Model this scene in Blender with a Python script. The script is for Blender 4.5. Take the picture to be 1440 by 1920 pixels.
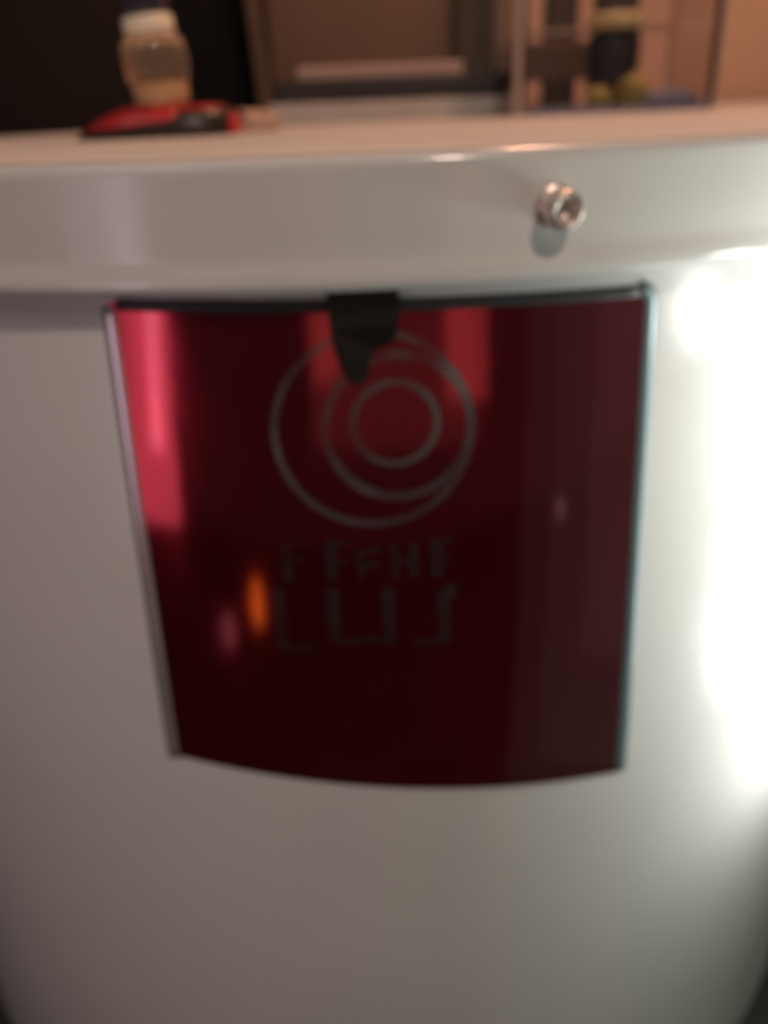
import bpy, bmesh, math, random
from mathutils import Vector, Matrix, noise

# ------------------------------------------------------------------ clear
for o in list(bpy.data.objects):
    bpy.data.objects.remove(o)
sc = bpy.context.scene
COL = sc.collection
S = 0.25                       # rim radius in metres; shapes below are in rim radii
PI = math.pi

# ------------------------------------------------------------------ camera
PITCH, ROLL = 0.4441, 0.0406
cd = bpy.data.cameras.new("camera")
cam = bpy.data.objects.new("camera", cd)
COL.objects.link(cam)
cp, sp, cr, sr = math.cos(PITCH), math.sin(PITCH), math.cos(ROLL), math.sin(ROLL)
fwd = Vector((0, cp, -sp)); ex = Vector((1, 0, 0)); up0 = Vector((0, sp, cp))
right = ex * cr - up0 * sr
up = ex * sr + up0 * cr
M = Matrix.Identity(4)
for i in range(3):
    M[i][0], M[i][1], M[i][2] = right[i], up[i], -fwd[i]
M.translation = Vector((0.0406, -1.7512, 0.0348)) * S
cam.matrix_world = M
cd.sensor_fit = 'VERTICAL'; cd.sensor_height = 24.0; cd.sensor_width = 18.0
cd.lens = 20.0
cd.clip_start = 0.005; cd.clip_end = 50
cd.dof.use_dof = True
cd.dof.focus_distance = 0.100
cd.dof.aperture_fstop = 9.0
sc.camera = cam

# ------------------------------------------------------------------ world, exposure
w = bpy.data.worlds.new("World"); sc.world = w
w.use_nodes = True
w.node_tree.nodes["Background"].inputs[0].default_value = (0.070, 0.060, 0.058, 1)
w.node_tree.nodes["Background"].inputs[1].default_value = 0.72
sc.view_settings.view_transform = 'Standard'
sc.view_settings.look = 'None'
sc.view_settings.gamma = 1.0
sc.view_settings.exposure = 0.0
try:
    sc.view_settings.use_curve_mapping = False
except Exception:
    pass
sc.cycles.use_denoising = True
sc.cycles.max_bounces = 14
sc.cycles.transmission_bounces = 12
sc.cycles.transparent_max_bounces = 12
sc.cycles.caustics_refractive = True
sc.cycles.sample_clamp_indirect = 4.0


# ------------------------------------------------------------------ lamps
def norm_col(c):
    m = max(c)
    return tuple(x / m for x in c), m


def area_lamp(name, loc, target, wd, ht, radiance, shape='RECTANGLE', rotz=0.0):
    col, m = norm_col(radiance)
    l = bpy.data.lights.new(name, 'AREA'); l.shape = shape
    l.size = wd * S; l.size_y = ht * S
    a = wd * ht * S * S * (PI / 4 if shape == 'ELLIPSE' else 1)
    l.energy = m * a * PI
    l.color = col
    o = bpy.data.objects.new(name, l); COL.objects.link(o)
    o.location = Vector(loc) * S
    d = (Vector(target) - Vector(loc)).normalized()
    # keep the lamp's local Y upright
    z = -d; x = Vector((0, 0, 1)).cross(z).normalized(); y = z.cross(x)
    mt = Matrix.Identity(3)
    for i in range(3):
        mt[i][0], mt[i][1], mt[i][2] = x[i], y[i], z[i]
    o.rotation_euler = (mt @ Matrix.Rotation(rotz, 3, 'Z')).to_euler()
    return o


def point_lamp(name, loc, watts, col, radius):
    l = bpy.data.lights.new(name, 'POINT')
    l.energy = watts; l.color = col; l.shadow_soft_size = radius * S
    o = bpy.data.objects.new(name, l); COL.objects.link(o)
    o.location = Vector(loc) * S
    return o


# warm lamp above the top plate and a paler room lamp in front, up on the right
point_lamp("warm_shelf_lamp", (0.85, 0.25, 2.2), 6.8, (1.0, 0.50, 0.31), 0.10)
point_lamp("room_lamp", (0.80, -2.75, 1.75), 5.4, (1.0, 0.79, 0.64), 0.09)
area_lamp("left_fill", (-1.5, -2.6, 1.7), (-0.3, -0.8, -0.5), 1.0, 1.0, (1.9, 1.6, 1.5))  # added soft fill to brighten the drum's left side
# cool white tube lamp close to the right flank of the drum, with a small bulb above it
area_lamp("cool_tube_lamp", (0.745, -0.910, -0.53), (0.60, -0.735, -0.52), 0.07, 0.62, (27.0, 28.0, 26.5))
point_lamp("cool_bulb", (0.64, -1.01, -0.205), 0.15, (0.97, 1.0, 0.94), 0.040)
# narrow window gap to the left behind the viewer
area_lamp("window_gap", (-1.115, -2.20, -0.47), (-0.18, -0.95, -0.25), 0.27, 0.80, (1.75, 0.85, 1.05), rotz=-0.10)
area_lamp("window_bright_gap", (-1.06, -2.21, -0.37), (-0.18, -0.95, -0.22), 0.075, 0.56, (2.4, 2.3, 2.9), rotz=-0.16)
area_lamp("window_edge", (-1.27, -2.04, -0.47), (-0.20, -0.94, -0.25), 0.10, 0.78, (1.0, 0.9, 1.0), rotz=-0.10)
# lit warm wall section behind the viewer, low
area_lamp("warm_wall_glow", (0.27, -2.6, -0.50), (0.06, -0.95, -0.2), 1.05, 0.40, (0.14, 0.09, 0.07))
area_lamp("warm_patch_fill", (0.72, -2.52, -0.42), (0.14, -0.95, -0.18), 0.26, 0.30, (0.62, 0.30, 0.24))  # added lamp for the red patch mirrored right of the rings
area_lamp("warm_patch_fill", (-0.14, -2.6, -0.38), (-0.02, -0.95, -0.16), 0.15, 0.22, (0.55, 0.28, 0.2))  # added lamp for the red patch mirrored at the panel's upper left
# added dim greenish lamps for the veil mirrored in the panel's right
area_lamp("green_veil_fill", (1.00, -1.62, -0.72), (0.27, -0.93, -0.45), 0.74, 1.5, (0.02, 0.10, 0.075))
area_lamp("green_veil_fill", (1.05, -1.58, -0.70), (0.27, -0.93, -0.45), 0.60, 1.4, (0.02, 0.08, 0.06))
area_lamp("green_veil_fill", (1.12, -1.52, -0.55), (0.27, -0.93, -0.40), 0.42, 1.1, (0.04, 0.09, 0.07))
# small added lamps for the spots mirrored in the panel
area_lamp("amber_spot", (-0.48, -1.99, -0.94), (-0.097, -0.969, -0.438), 0.06, 0.13, (2.2, 1.7, 0.15), 'ELLIPSE')
area_lamp("pale_spot", (-0.62, -1.93, -1.01), (-0.133, -0.967, -0.475), 0.08, 0.10, (0.65, 0.55, 0.6), 'ELLIPSE')
area_lamp("tiny_spot", (0.93, -1.83, -0.75), (0.226, -0.943, -0.352), 0.025, 0.05, (0.7, 1.6, 1.4), 'ELLIPSE')


# ------------------------------------------------------------------ materials
def mat(name, col, rough=0.4, metal=0.0, coat=0.0, coat_rough=0.05, spec=0.5, trans=0.0, ior=1.5,
        var=0.0, vscale=20.0, bump=0.0, bscale=200.0, col2=None):
    m = bpy.data.materials.new(name); m.use_nodes = True
    nt = m.node_tree; b = nt.nodes["Principled BSDF"]
    b.inputs["Base Color"].default_value = (*col, 1)
    b.inputs["Roughness"].default_value = rough
    b.inputs["Metallic"].default_value = metal
    b.inputs["Coat Weight"].default_value = coat
    b.inputs["Coat Roughness"].default_value = coat_rough
    b.inputs["Specular IOR Level"].default_value = spec
    b.inputs["Transmission Weight"].default_value = trans
    b.inputs["IOR"].default_value = ior
    tc = nt.nodes.new("ShaderNodeTexCoord")
    if var > 0 or col2 is not None:
        n = nt.nodes.new("ShaderNodeTexNoise")
        n.inputs["Scale"].default_value = vscale; n.inputs["Detail"].default_value = 5
        nt.links.new(tc.outputs["Object"], n.inputs["Vector"])
        r = nt.nodes.new("ShaderNodeValToRGB")
        r.color_ramp.elements[0].position = 0.32; r.color_ramp.elements[1].position = 0.68
        c2 = col2 if col2 is not None else tuple(c * (1 + var) for c in col)
        c1 = col if col2 is not None else tuple(c * (1 - var) for c in col)
        r.color_ramp.elements[0].color = (*c1, 1); r.color_ramp.elements[1].color = (*c2, 1)
        nt.links.new(n.outputs["Fac"], r.inputs["Fac"])
        nt.links.new(r.outputs["Color"], b.inputs["Base Color"])
    if bump > 0:
        n2 = nt.nodes.new("ShaderNodeTexNoise")
        n2.inputs["Scale"].default_value = bscale; n2.inputs["Detail"].default_value = 3
        nt.links.new(tc.outputs["Object"], n2.inputs["Vector"])
        bp = nt.nodes.new("ShaderNodeBump")
        bp.inputs["Strength"].default_value = bump; bp.inputs["Distance"].default_value = 0.0004
        nt.links.new(n2.outputs["Fac"], bp.inputs["Height"])
        nt.links.new(bp.outputs["Normal"], b.inputs["Normal"])
    return m


M_SHELL = mat("white_shell_plastic", (0.74, 0.73, 0.71), rough=0.22, spec=0.5, var=0.025, vscale=14, bump=0.03, bscale=90)
M_RIM = mat("white_rim_gloss", (0.75, 0.735, 0.71), rough=0.16, spec=0.5, var=0.02, vscale=18, bump=0.02, bscale=60)
M_TOP = mat("white_top_satin", (0.76, 0.72, 0.67), rough=0.62, spec=0.25, var=0.05, vscale=16)
M_RED = mat("red_mirror_panel", (0.24, 0.010, 0.022), rough=0.15, metal=0.88, coat=0.45, coat_rough=0.07, bump=0.22, bscale=34)
M_LETTER = mat("dull_grey_print", (0.055, 0.052, 0.053), rough=0.4, metal=0.2, coat=0.6, var=0.15, vscale=40)
M_PRINT = mat("silver_grey_print", (0.15, 0.135, 0.135), rough=0.35, metal=0.25, coat=0.6, var=0.15, vscale=40)
M_GASKET = mat("slate_gasket", (0.19, 0.25, 0.27), rough=0.35, metal=0.4)
M_GASKET_SHADE = mat("gasket_shaded_grey", (0.055, 0.052, 0.055), rough=0.35)  # gasket's top run, shade under the rim put into its colour
M_GASKET_LIT = mat("gasket_lit_grey", (0.62, 0.57, 0.58), rough=0.22, metal=0.7)  # gasket's left side, reflected light put into its paler colour
M_BLACK = mat("dark_reflection_black", (0.010, 0.008, 0.008), rough=0.32, spec=0.5)
M_METAL = mat("warm_steel", (0.72, 0.62, 0.56), rough=0.38, metal=0.75, bump=0.08, bscale=300)
M_REDPL = mat("red_plastic", (0.55, 0.03, 0.035), rough=0.3, var=0.15, vscale=30)
M_DARKPL = mat("dark_brown_plastic", (0.028, 0.018, 0.013), rough=0.35)
M_CREAM = mat("cream_plastic", (0.95, 0.84, 0.65), rough=0.4, var=0.06, vscale=60)
M_CREAMY = mat("yellowish_cream_plastic", (0.80, 0.66, 0.34), rough=0.4, var=0.06, vscale=60)
M_TAN = mat("tan_resin", (0.55, 0.32, 0.17), rough=0.25, var=0.12, vscale=40)
M_AMBER = mat("smoky_glass", (0.72, 0.54, 0.38), rough=0.08, trans=0.82, ior=1.35)
M_NECK = mat("dark_glass_neck", (0.035, 0.030, 0.045), rough=0.08, coat=1.0)
M_CLEAR = mat("clear_acrylic", (0.93, 0.91, 0.93), rough=0.02, trans=1.0, ior=1.49)
M_EDGE = mat("pale_acrylic_and_edge_highlight", (0.70, 0.58, 0.50), rough=0.3, trans=0.45, ior=1.3)
M_SLATE = mat("slate_blue_edge", (0.16, 0.16, 0.24), rough=0.35)
M_GREY = mat("grey_board", (0.48, 0.45, 0.43), rough=0.6, var=0.08, vscale=25)
M_CASE = mat("dark_case", (0.020, 0.016, 0.017), rough=0.5, var=0.2, vscale=25)
M_PINK = mat("dusty_pink_card", (0.54, 0.37, 0.32), rough=0.6, var=0.08, vscale=30)
M_SCRAP = mat("crumpled_pink_paper", (0.60, 0.40, 0.31), rough=0.7, var=0.2, vscale=60)
M_YEL = mat("yellow_wrapper", (0.50, 0.40, 0.10), rough=0.45, var=0.2, vscale=60)
M_BLUE = mat("pale_blue_wrapper", (0.30, 0.34, 0.48), rough=0.4, var=0.15, vscale=60)
M_WALL = mat("tan_wall_paint", (0.66, 0.44, 0.31), rough=0.7, var=0.05, vscale=6)
M_BROWN = mat("brown_wood", (0.15, 0.085, 0.047), rough=0.5, var=0.25, vscale=5)
M_VOID = mat("dark_wall_paint", (0.020, 0.012, 0.009), rough=0.8, var=0.2, vscale=4)
M_POST = mat("dark_post_paint", (0.085, 0.068, 0.052), rough=0.6, var=0.1, vscale=8)
M_BLOCK = mat("umber_block_paint", (0.10, 0.068, 0.050), rough=0.6, var=0.1, vscale=8)
M_FLOOR = mat("dark_counter_stone", (0.055, 0.055, 0.052), rough=0.6, var=0.3, vscale=18)
M_SHELF = mat("shelf_white_satin", (0.74, 0.69, 0.63), rough=0.62, spec=0.25, var=0.05, vscale=10)



def worn(m, lo, hi, scale):
    nt = m.node_tree; b = nt.nodes["Principled BSDF"]
    tc = nt.nodes.new("ShaderNodeTexCoord"); n = nt.nodes.new("ShaderNodeTexNoise")
    n.inputs["Scale"].default_value = scale; n.inputs["Detail"].default_value = 4
    mr = nt.nodes.new("ShaderNodeMapRange")
    mr.inputs["From Min"].default_value = 0.35; mr.inputs["From Max"].default_value = 0.65
    mr.inputs["To Min"].default_value = lo; mr.inputs["To Max"].default_value = hi
    nt.links.new(tc.outputs["Object"], n.inputs["Vector"])
    nt.links.new(n.outputs["Fac"], mr.inputs["Value"])
    nt.links.new(mr.outputs["Result"], b.inputs["Alpha"])




def smudged(m, lo, hi, scale, stretch=(1, 1, 1)):
    """uneven gloss: handling marks in the roughness"""
    nt = m.node_tree; b = nt.nodes["Principled BSDF"]
    tc = nt.nodes.new("ShaderNodeTexCoord"); mp = nt.nodes.new("ShaderNodeMapping")
    mp.inputs["Scale"].default_value = stretch
    n = nt.nodes.new("ShaderNodeTexNoise")
    n.inputs["Scale"].default_value = scale; n.inputs["Detail"].default_value = 6
    n.inputs["Roughness"].default_value = 0.6
    mr = nt.nodes.new("ShaderNodeMapRange")
    mr.inputs["From Min"].default_value = 0.35; mr.inputs["From Max"].default_value = 0.65
    mr.inputs["To Min"].default_value = lo; mr.inputs["To Max"].default_value = hi
    nt.links.new(tc.outputs["Object"], mp.inputs["Vector"])
    nt.links.new(mp.outputs["Vector"], n.inputs["Vector"])
    nt.links.new(n.outputs["Fac"], mr.inputs["Value"])
    nt.links.new(mr.outputs["Result"], b.inputs["Roughness"])


smudged(M_SHELL, 0.17, 0.30, 16.0)
smudged(M_RIM, 0.11, 0.22, 22.0)
smudged(M_RED, 0.05, 0.17, 40.0, (1.0, 1.0, 0.35))
worn(M_PRINT, 0.15, 0.85, 55.0)
worn(M_LETTER, 0.18, 0.52, 60.0)


# ------------------------------------------------------------------ helpers
def link(name, bm, m, parent=None, smooth=False, loc=None):
    me = bpy.data.meshes.new(name)
    bm.normal_update()
    bm.to_mesh(me); bm.free()
    me.materials.append(m)
    if smooth:
        for p in me.polygons:
            p.use_smooth = True
    o = bpy.data.objects.new(name, me); COL.objects.link(o)
    if parent is not None:
        o.parent = parent
    if loc is not None:
        o.location = loc
    return o


def tag(o, label, cat, group=None):
    o["label"] = label; o["category"] = cat
    if group:
        o["group"] = group
    return o


def struct(o):
    o["kind"] = "structure"
    return o


def empty(name, loc=(0, 0, 0), rotz=0.0):
    o = bpy.data.objects.new(name, None); COL.objects.link(o)
    o.empty_display_size = 0.02
    o.location = Vector(loc) * S; o.rotation_euler = (0, 0, rotz)
    return o


def lathe_bm(profile, n=64, closed_top=False, closed_bottom=False):
    bm = bmesh.new(); rings = []
    for (r, z) in profile:
        rings.append([bm.verts.new((r * S * math.sin(2 * PI * k / n), -r * S * math.cos(2 * PI * k / n), z * S)) for k in range(n)])
    for a, b in zip(rings[:-1], rings[1:]):
        for k in range(n):
            bm.faces.new((a[k], a[(k + 1) % n], b[(k + 1) % n], b[k]))
    if closed_bottom:
        bm.faces.new(list(reversed(rings[0])))
    if closed_top:
        bm.faces.new(rings[-1])
    bmesh.ops.recalc_face_normals(bm, faces=bm.faces)
    return bm


def box_bm(x0, x1, y0, y1, z0, z1, bevel=0.0, seg=2):
    bm = bmesh.new()
    bmesh.ops.create_cube(bm, size=1)
    for v in bm.verts:
        v.co = Vector(((x0 + x1) / 2 + v.co.x * (x1 - x0), (y0 + y1) / 2 + v.co.y * (y1 - y0), (z0 + z1) / 2 + v.co.z * (z1 - z0))) * S
    if bevel:
        bmesh.ops.bevel(bm, geom=list(bm.edges), offset=bevel * S, segments=seg, profile=0.5, affect='EDGES')
    return bm


def lerp_table(t, z):
    if z <= t[0][0]:
        return t[0][1]
    for (z0, r0), (z1, r1) in zip(t[:-1], t[1:]):
        if z <= z1:
            return r0 + (r1 - r0) * (z - z0) / (z1 - z0)
    return t[-1][1]


BODY = [(-1.62, 0.978), (-1.25, 0.986), (-1.0, 0.988), (-0.84, 0.987), (-0.68, 0.986), (-0.50, 0.978), (-0.32, 0.968), (-0.13, 0.957), (-0.09, 0.955)]


def body_r(z):
    # smoothed: mean over a small window
    return sum(lerp_table(BODY, z + k * 0.012) for k in range(-4, 5)) / 9.0


def on_body(a, z, off=0.0):
    r = body_r(z) + off
    return Vector((r * math.sin(a), -r * math.cos(a), z)) * S


# ------------------------------------------------------------------ setting
struct(link("counter", box_bm(-5, 5, -4.2, 4, -1.74, -1.64), M_FLOOR))
struct(link("shelf", box_bm(-0.30, 4.0, 0.30, 2.05, -0.06, -0.003, 0.004), M_SHELF))
struct(link("wall_dark", box_bm(-4.5, -0.355, 2.62, 2.75, -1.64, 3), M_VOID))
struct(link("wall", box_bm(0.4, 4.5, 2.10, 2.2, -1.64, 3), M_WALL))

# brown cupboard door standing between the dark recess and the tan wall
door = empty("cupboard_door", (0.0, 2.12, -0.003))
link("door_panel", box_bm(-0.345, 0.405, 0.0, 0.05, 0.0, 2.4, 0.01), M_BROWN, door)
bm = box_bm(-0.395, -0.345, -0.03, 0.06, 0.0, 2.4, 0.008)
for v in bm.verts:                      # the stile leans a little, as the door edge does
    v.co.x -= 0.05 * v.co.z
link("stile", bm, M_BROWN, door)
tag(door, "brown wooden cupboard door behind the stacked grey and black slabs", "door")

post = link("wall_post", box_bm(0.40, 0.545, 2.0, 2.09, -0.003, 2.4, 0.01), M_POST)
tag(post, "dark upright post just left of the clear box", "post")
post2 = link("wall_post", box_bm(0.60, 0.70, 1.25, 1.33, -0.003, 1.4, 0.01), M_POST)
tag(post2, "short dark upright post seen through the left side of the clear box", "post")

# ------------------------------------------------------------------ the drum
drum = empty("drum", (0, 0, -1.64))
BASE = Vector((0, 0, 1.64)) * S          # children are modelled round the rim centre


def part(name, bm, m, parent=None, smooth=True):
    o = link(name, bm, m, parent if parent is not None else drum, smooth)
    if parent is None:
        o.location = BASE
    return o


# shell: fine lathe
prof = []
z = -1.60
prof.append((0.90, -1.64)); prof.append((0.945, -1.632))
while z < -0.105:
    prof.append((body_r(z), z)); z += 0.02
prof.append((body_r(-0.10), -0.10))
part("shell", lathe_bm(prof, 256, closed_bottom=True), M_SHELL)

# rim band with rolled lower lip and rounded top edge
rp = [(0.93, -0.109), (0.966, -0.1130)]
for k in range(11):                      # rounded, slightly flared lower lip
    t = -PI * 0.5 + k / 10 * PI * 0.5
    rp.append((0.9832 + 0.0110 * math.cos(t), -0.1020 + 0.0110 * math.sin(t)))
rp += [(0.9938, -0.0965), (0.9926, -0.091), (0.9914, -0.0865), (0.9911, -0.080), (0.9916, -0.072), (0.9925, -0.060), (0.994, -0.040), (0.9955, -0.018)]
for k in range(9):                       # rounded top edge
    t = k / 8 * PI / 2
    rp.append((0.987 + 0.0095 * math.cos(t), -0.0105 + 0.0105 * math.sin(t)))
rp.append((0.972, 0.0004)); rp.append((0.968, -0.003))
part("rim_band", lathe_bm(rp, 256), M_RIM)
part("top_plate", lathe_bm([(0.9705, -0.02), (0.9705, -0.0006), (0.9, -0.0004), (0.6, -0.0002), (0.3, 0.0), (0.02, 0.0)], 128, closed_top=True), M_TOP)

# red mirror-like panel, bent round the shell
PL, PR = -0.221, 0.3275


def panel_top(a):
    return -0.1225 - 0.012 * (a - PL) / (PR - PL)


def panel_bot(a):
    t = (a - PL) / (PR - PL)
    return -0.645 - 0.078 * t - 0.004 * math.sin(PI * t)


def bent_patch(NU, NV, fn, off, thick):
    """a closed curved slab; fn(u,v)->(azimuth,z)"""
    bm = bmesh.new()
    f = [[bm.verts.new(on_body(*fn(i / NU, j / NV), off)) for j in range(NV + 1)] for i in range(NU + 1)]
    b = [[bm.verts.new(on_body(*fn(i / NU, j / NV), off - thick)) for j in range(NV + 1)] for i in range(NU + 1)]
    for i in range(NU):
        for j in range(NV):
            bm.faces.new((f[i][j], f[i + 1][j], f[i + 1][j + 1], f[i][j + 1]))
            bm.faces.new((b[i][j + 1], b[i + 1][j + 1], b[i + 1][j], b[i][j]))
    for i in range(NU):
        bm.faces.new((f[i + 1][0], f[i][0], b[i][0], b[i + 1][0]))
        bm.faces.new((f[i][NV], f[i + 1][NV], b[i + 1][NV], b[i][NV]))
    for j in range(NV):
        bm.faces.new((f[0][j], f[0][j + 1], b[0][j + 1], b[0][j]))
        bm.faces.new((f[NU][j + 1], f[NU][j], b[NU][j], b[NU][j + 1]))
    bmesh.ops.recalc_face_normals(bm, faces=bm.faces)
    return bm


def sharp_edges(o, ang=40):
    try:
        o.data.set_sharp_from_angle(angle=math.radians(ang))
    except Exception:
        pass


def pfn(u, v):
    a = PL + (PR - PL) * u
    return a, panel_bot(a) + (panel_top(a) - panel_bot(a)) * v


panel = part("red_panel", bent_patch(60, 60, pfn, 0.0026, 0.0036), M_RED)
sharp_edges(panel)
panel["label"] = "dark red mirror-like panel with grey rings and letters"


def ring_bm(ca, cz, ra, rz, wd):
    def fn(u, v):
        t = 2 * PI * u
        k = 1 - wd * v
        return ca + ra * k * math.cos(t), cz + rz * k * math.sin(t)
    return bent_patch(96, 2, fn, 0.0032, 0.0008)


for (ca, cz, ra, rz, wd) in ((0.035, -0.252, 0.104, 0.100, 0.07), (0.0605, -0.249, 0.0785, 0.076, 0.12), (0.057, -0.2445, 0.0465, 0.0445, 0.16)):
    o = part("ring", ring_bm(ca, cz, ra, rz, wd), M_PRINT, panel)
    sharp_edges(o)


def stroke(a0, a1, z0, z1, shear=0.0):
    def fn(u, v):
        z = z0 + (z1 - z0) * v
        return a0 + (a1 - a0) * u + shear * (v - 0.5), z
    return bent_patch(6, 6, fn, 0.0032, 0.0008)


LETTERS = [   # each entry one character, made of bars (azimuth 0/1, z 0/1)
    [(-0.070, -0.058, -0.410, -0.366), (-0.058, -0.036, -0.370, -0.366), (-0.058, -0.042, -0.389, -0.385)],
    [(-0.022, -0.010, -0.411, -0.366), (-0.010, 0.006, -0.371, -0.367), (-0.010, 0.004, -0.391, -0.387)],
    [(0.012, 0.017, -0.411, -0.376), (0.017, 0.036, -0.382, -0.376), (0.017, 0.036, -0.398, -0.392)],
    [(0.046, 0.056, -0.412, -0.372), (0.066, 0.076, -0.412, -0.372), (0.056, 0.066, -0.396, -0.391)],
    [(0.090, 0.104, -0.413, -0.370), (0.104, 0.116, -0.376, -0.370), (0.104, 0.112, -0.396, -0.391)],
    [(-0.082, -0.069, -0.494, -0.418), (-0.069, -0.040, -0.494, -0.489)],
    [(-0.024, -0.011, -0.486, -0.420), (-0.011, 0.034, -0.487, -0.481)],
    [(0.036, 0.049, -0.492, -0.421)],
    [(0.064, 0.096, -0.494, -0.488), (0.096, 0.109, -0.494, -0.432), (0.104, 0.117, -0.440, -0.424)],
]
for bars in LETTERS:
    bm = bmesh.new()
    for (a0, a1, z0, z1) in bars:
        t = stroke(a0, a1, z0, z1)
        me = bpy.data.meshes.new("tmp"); t.to_mesh(me); t.free()
        bm.from_mesh(me); bpy.data.meshes.remove(me)
    o = part("letter", bm, M_LETTER, panel)
    sharp_edges(o)


# slate gasket up both sides and across the panel's top, left toned lit and top shaded
def tube_along(pts, ra, rn, n=12):
    """pts: (a,z) on the shell; ra half width along the shell, rn height out of it"""
    bm = bmesh.new(); rings = []
    N = len(pts)
    for i, (a, z) in enumerate(pts):
        p0 = Vector(pts[max(i - 1, 0)]); p1 = Vector(pts[min(i + 1, N - 1)])
        t = (p1 - p0).normalized(); nrm = Vector((-t.y, t.x))
        ring = []
        for k in range(n):
            th = 2 * PI * k / n
            s, h = ra * math.cos(th), rn * math.sin(th)
            ring.append(bm.verts.new(on_body(a + nrm.x * s, z + nrm.y * s, h + 0.001)))
        rings.append(ring)
    for A, B in zip(rings[:-1], rings[1:]):
        for k in range(n):
            bm.faces.new((A[k], A[(k + 1) % n], B[(k + 1) % n], B[k]))
    bm.faces.new(rings[0]); bm.faces.new(rings[-1])
    bmesh.ops.recalc_face_normals(bm, faces=bm.faces)
    return bm


RC = 0.014
gp = [(PL - 0.002, -0.648 + (0.648 - 0.127) * k / 60) for k in range(61)]
part("gasket", tube_along(gp, 0.0085, 0.0030), M_GASKET_LIT)
gp = [(PL + 0.008 + (PR - PL - 0.02) * k / 60, panel_top(PL + (PR - PL) * k / 60) - 0.003) for k in range(61)]
part("gasket_top_run", tube_along(gp, 0.0060, 0.0044), M_GASKET_SHADE)
gp = []
for k in range(1, 8):
    t = PI / 2 - k / 8 * PI / 2
    gp.append((PR + 0.003 - RC + RC * math.cos(t), -0.1355 - RC + RC * math.sin(t)))
for k in range(51):
    gp.append((PR + 0.003, -0.1355 - RC - (0.722 - 0.1355 - RC) * k / 50))
part("gasket", tube_along(gp, 0.0090, 0.0036), M_GASKET)

# black tab added for a dark reflection at the panel's top
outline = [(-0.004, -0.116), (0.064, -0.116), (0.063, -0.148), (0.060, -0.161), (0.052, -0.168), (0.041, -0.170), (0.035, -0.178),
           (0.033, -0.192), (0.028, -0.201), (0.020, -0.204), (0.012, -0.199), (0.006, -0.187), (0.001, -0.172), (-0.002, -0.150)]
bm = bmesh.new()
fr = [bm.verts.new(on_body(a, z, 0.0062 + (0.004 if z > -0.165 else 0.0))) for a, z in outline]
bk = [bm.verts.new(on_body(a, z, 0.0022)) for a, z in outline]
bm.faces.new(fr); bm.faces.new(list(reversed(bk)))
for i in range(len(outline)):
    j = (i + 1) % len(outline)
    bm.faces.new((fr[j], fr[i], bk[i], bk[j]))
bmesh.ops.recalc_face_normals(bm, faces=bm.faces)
part("reflection_tab", bm, M_BLACK, smooth=False)

# steel stud on the rim band
SA, SZ = 0.2017, -0.049
stud_root = Vector((0.9932 * math.sin(SA), -0.9932 * math.cos(SA), SZ)) * S
nvec = Vector((math.sin(SA), -math.cos(SA), -0.06)).normalized()
rot = nvec.to_track_quat('Z', 'Y').to_euler()


def stud_part(name, profile, parent, m=M_METAL, n=40, **kw):
    profile = [(a * 0.95, b * 1.0) for a, b in profile]
    o = link(name, lathe_bm(profile, n, **kw), m, parent, True)
    return o


st = stud_part("stud", [(0.0195, -0.002), (0.0195, 0.0012), (0.0185, 0.0022), (0.0125, 0.0026), (0.0120, 0.012)], drum)
st.location = BASE + stud_root; st.rotation_euler = rot
hp = [(0.0100, 0.011), (0.0150, 0.0115), (0.0172, 0.014), (0.0180, 0.018), (0.0176, 0.024), (0.0160, 0.0275),
      (0.0135, 0.029), (0.0110, 0.0282), (0.0095, 0.0262), (0.0088, 0.021), (0.0078, 0.0185), (0.0030, 0.0180)]
hd = stud_part("stud_head", hp, st, closed_top=True)
tag(drum, "large white round drum with a rolled rim, a steel stud and a dark red panel", "drum")


# ------------------------------------------------------------------ things on top
def dome_bm(lx, ly, h, n=56, m=14, flat=0.75, u0=0.0, u1=1.0, off=0.0):
    """low oval loaf: superellipse plan, rounded shoulder, flat top"""
    bm = bmesh.new(); rings = []
    prof = [(1.0, 0.0), (1.0, 0.18)]
    for k in range(1, m + 1):
        t = k / m * PI / 2
        prof.append((1 - (1 - flat) * (1 - math.cos(t)), 0.18 + 0.82 * math.sin(t)))
    for (s, z) in prof:
        ring = []
        for k in range(n):
            t = 2 * PI * k / n
            c, si = math.cos(t), math.sin(t)
            x = math.copysign(abs(c) ** 0.8, c) * (lx * s + off); y = math.copysign(abs(si) ** 0.8, si) * (ly * s + off)
            # left end slopes down low like a wedge, right end stays blunt
            zz = z * h * (1.0 if x > -0.2 * lx else max(0.12, 1.0 - 0.88 * ((-0.2 * lx - x) / (0.8 * lx)) ** 1.3))
            ring.append(bm.verts.new(Vector((x, y, zz + off)) * S))
        rings.append(ring)
    for A, B in zip(rings[:-1], rings[1:]):
        for k in range(n):
            bm.faces.new((A[k], A[(k + 1) % n], B[(k + 1) % n], B[k]))
    bm.faces.new(list(reversed(rings[0]))); bm.faces.new(rings[-1])
    bmesh.ops.recalc_face_normals(bm, faces=bm.faces)
    return bm


case = empty("oval_case", (-0.318, -0.14, 0.0), -0.04)
link("case_body", dome_bm(0.140, 0.085, 0.046), M_DARKPL, case, True)


def keep(bm, fn):
    dead = [f for f in bm.faces if not fn(f.calc_center_median() / S)]
    bmesh.ops.delete(bm, geom=dead, context='FACES')
    return bm


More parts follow.
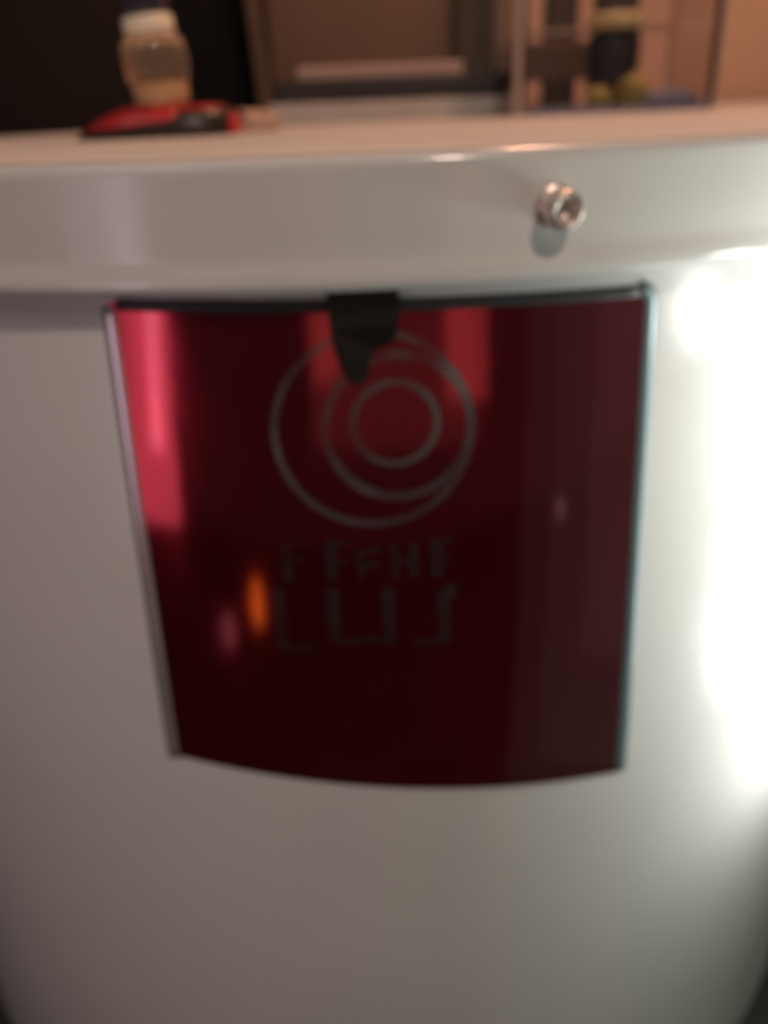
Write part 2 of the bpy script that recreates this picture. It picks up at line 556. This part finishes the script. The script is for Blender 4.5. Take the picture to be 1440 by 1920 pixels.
cov = keep(dome_bm(0.140, 0.085, 0.046, n=96, m=24, off=0.0015), lambda c: c.x < 0.035 - 0.25 * c.y - 0.1 * 0.05 and c.z > 0.010 + 0.09 * (c.x + 0.14) and True)
g = link("red_cover", cov, M_REDPL, case, True)
md = g.modifiers.new("solid", 'SOLIDIFY'); md.thickness = 0.0006
rim = keep(dome_bm(0.140, 0.085, 0.046, n=96, m=24, off=0.0015), lambda c: c.x > 0.131 or (c.x > 0.035 and c.z > 0.042 and c.y > -0.075 and abs(c.y) > 0.030))
g = link("red_edge", rim, M_REDPL, case, True)
md = g.modifiers.new("solid", 'SOLIDIFY'); md.thickness = 0.0006
tag(case, "low black oval case with red cover and red edge under the vial", "case")

vial = empty("vial", (-0.300, -0.16, 0.0470), 0.0)
VK = 0.87
vb = [(0.001, 0.0), (0.046, 0.0), (0.050, 0.003), (0.0515, 0.010), (0.0535, 0.03), (0.0545, 0.036)]
vg = [(0.050, 0.0365), (0.056, 0.040), (0.0605, 0.050), (0.0615, 0.066), (0.060, 0.082), (0.057, 0.095), (0.050, 0.1035), (0.044, 0.1045)]
vc = [(0.038, 0.1047), (0.0445, 0.1050), (0.0465, 0.108), (0.0465, 0.128), (0.0445, 0.1315), (0.036, 0.1318)]
vn = [(0.039, 0.1320), (0.0405, 0.140), (0.0405, 0.26), (0.038, 0.27), (0.028, 0.274)]
for nm, pf, mm, ct in (("vial_base", vb, M_TAN, False), ("glass_body", vg, M_AMBER, True), ("collar", vc, M_CREAM, True), ("neck", vn, M_NECK, True)):
    link(nm, lathe_bm([(a * VK, b) for a, b in pf], 48, closed_bottom=True, closed_top=ct), mm, vial, True)
vial.rotation_euler = (0, math.radians(-4.0), 0)
tag(vial, "smoky glass vial with cream collar standing on the red and black case", "vial")


def lump_bm(sx, sy, sz, seed, amp=0.3, freq=2.2, sub=4):
    bm = bmesh.new()
    bmesh.ops.create_icosphere(bm, subdivisions=sub, radius=1)
    for v in bm.verts:
        d = v.co.normalized()
        k = 1 + amp * noise.noise(d * freq + Vector((seed * 7.3, seed * 3.1, seed))) + 0.4 * amp * noise.noise(d * freq * 3 + Vector((seed, 0, 0)))
        v.co = Vector((d.x * k * sx, d.y * k * sy, max(-0.6, d.z * k) * sz)) * S
    mz = min(v.co.z for v in bm.verts)
    for v in bm.verts:
        v.co.z -= mz
    return bm


o = link("crumpled_paper", lump_bm(0.042, 0.03, 0.024, 3, 0.5), M_SCRAP, None, True, Vector((-0.170, 0.02, 0.0)) * S)
tag(o, "small crumpled pinkish paper scrap beside the red and black case", "paper scrap")

# stack of slabs behind
bm = box_bm(-0.205, 0.40, 0.58, 1.05, 0.0, 0.047, 0.005)
o = link("grey_board", bm, M_GREY)
tag(o, "flat grey board at the bottom of the slab stack", "board")
bm = box_bm(-0.185, 0.395, 0.585, 1.03, 0.0475, 0.098, 0.008, 3)
o = link("black_case", bm, M_CASE)
tag(o, "flat black case lying on the grey board", "case")
bm = box_bm(-0.135, 0.288, 0.68, 1.0, 0.0985, 0.130, 0.006)
o = link("pink_card_box", bm, M_PINK)
tag(o, "flat dusty pink box on top of the black case", "box")

# clear open acrylic box
ab = empty("clear_box", (0.615, 0.42, -0.0005), 0.0)
W2, DP, HH, TH = 0.222, 0.34, 0.52, 0.012
bm = box_bm(-W2, W2, 0, DP, 0.0, 0.014, 0.004)
link("base_panel", bm, M_CLEAR, ab)
for (x0, x1, y0, y1) in ((-W2, W2, 0, TH), (-W2, W2, DP - TH, DP), (-W2, -W2 + TH, TH + 0.0005, DP - TH - 0.0005), (W2 - TH, W2, TH + 0.0005, DP - TH - 0.0005)):
    link("side_panel", box_bm(x0, x1, y0, y1, 0.0145, HH, 0.003), M_CLEAR, ab)
for (x, y) in ((-W2, 0), (W2, 0), (-W2, DP), (W2, DP)):
    sx, sy = (-1 if x < 0 else 1), (-1 if y == 0 else 1)
    wd = 0.016 if x < 0 else 0.008
    link("corner_highlight", box_bm(x + sx * 0.0004 - wd / 2 + sx * wd / 2, x + sx * 0.0004 + wd / 2 + sx * wd / 2, y - 0.006, y + 0.006, 0.004, HH, 0.002), M_EDGE, ab)  # pale strips: edge highlights put into their colour
link("bottom_edge", box_bm(-W2 + 0.01, W2 - 0.01, -0.004, -0.0005, 0.001, 0.016, 0.001), M_SLATE, ab)
link("ledge", box_bm(-W2 + TH + 0.001, W2 - TH - 0.001, DP - TH - 0.03, DP - TH - 0.001, 0.182, 0.194, 0.002), M_EDGE, ab)
tag(ab, "clear acrylic open box standing at the right of the top", "box")

v2 = empty("bottle", (0.645, 0.60, 0.0145))
link("bottle_body", lathe_bm([(0.050, 0.0), (0.0600, 0.004), (0.0620, 0.02), (0.0620, 0.14), (0.058, 0.158), (0.050, 0.163)], 40, closed_bottom=True, closed_top=True), M_CASE, v2, True)
link("collar", lathe_bm([(0.050, 0.1635), (0.060, 0.164), (0.064, 0.169), (0.064, 0.192), (0.061, 0.199), (0.050, 0.200)], 40, closed_bottom=True, closed_top=True), M_CREAMY, v2, True)
link("neck", lathe_bm([(0.050, 0.2005), (0.054, 0.205), (0.054, 0.33), (0.045, 0.34)], 40, closed_bottom=True, closed_top=True), M_NECK, v2, True)
tag(v2, "dark bottle with yellowish collar inside the clear box", "bottle")
bb = link("rail", box_bm(0.45, 0.845, 1.15, 1.249, 0.085, 0.190, 0.01), M_BLOCK)
tag(bb, "dark horizontal rail fixed to the post behind the clear box", "rail")
for (x, y, sx, sy, sz, seed, m, lab) in (
        (0.672, 0.505, 0.034, 0.022, 0.040, 1, M_YEL, "larger yellow wrapper scrap in front of the bottle in the clear box"),
        (0.590, 0.500, 0.030, 0.022, 0.026, 2, M_YEL, "smaller yellow wrapper scrap at the left inside the clear box")):
    o = link("wrapper", lump_bm(sx, sy, sz, seed, 0.45), m, None, True, Vector((x, y, 0.0145)) * S)
    tag(o, lab, "wrapper", "scraps inside the clear box")
o = link("wrapper", lump_bm(0.066, 0.022, 0.018, 5, 0.35), M_BLUE, None, True, Vector((0.752, 0.495, 0.0145)) * S)
tag(o, "pale blue flattened wrapper at the right inside the clear box", "wrapper", "scraps inside the clear box")
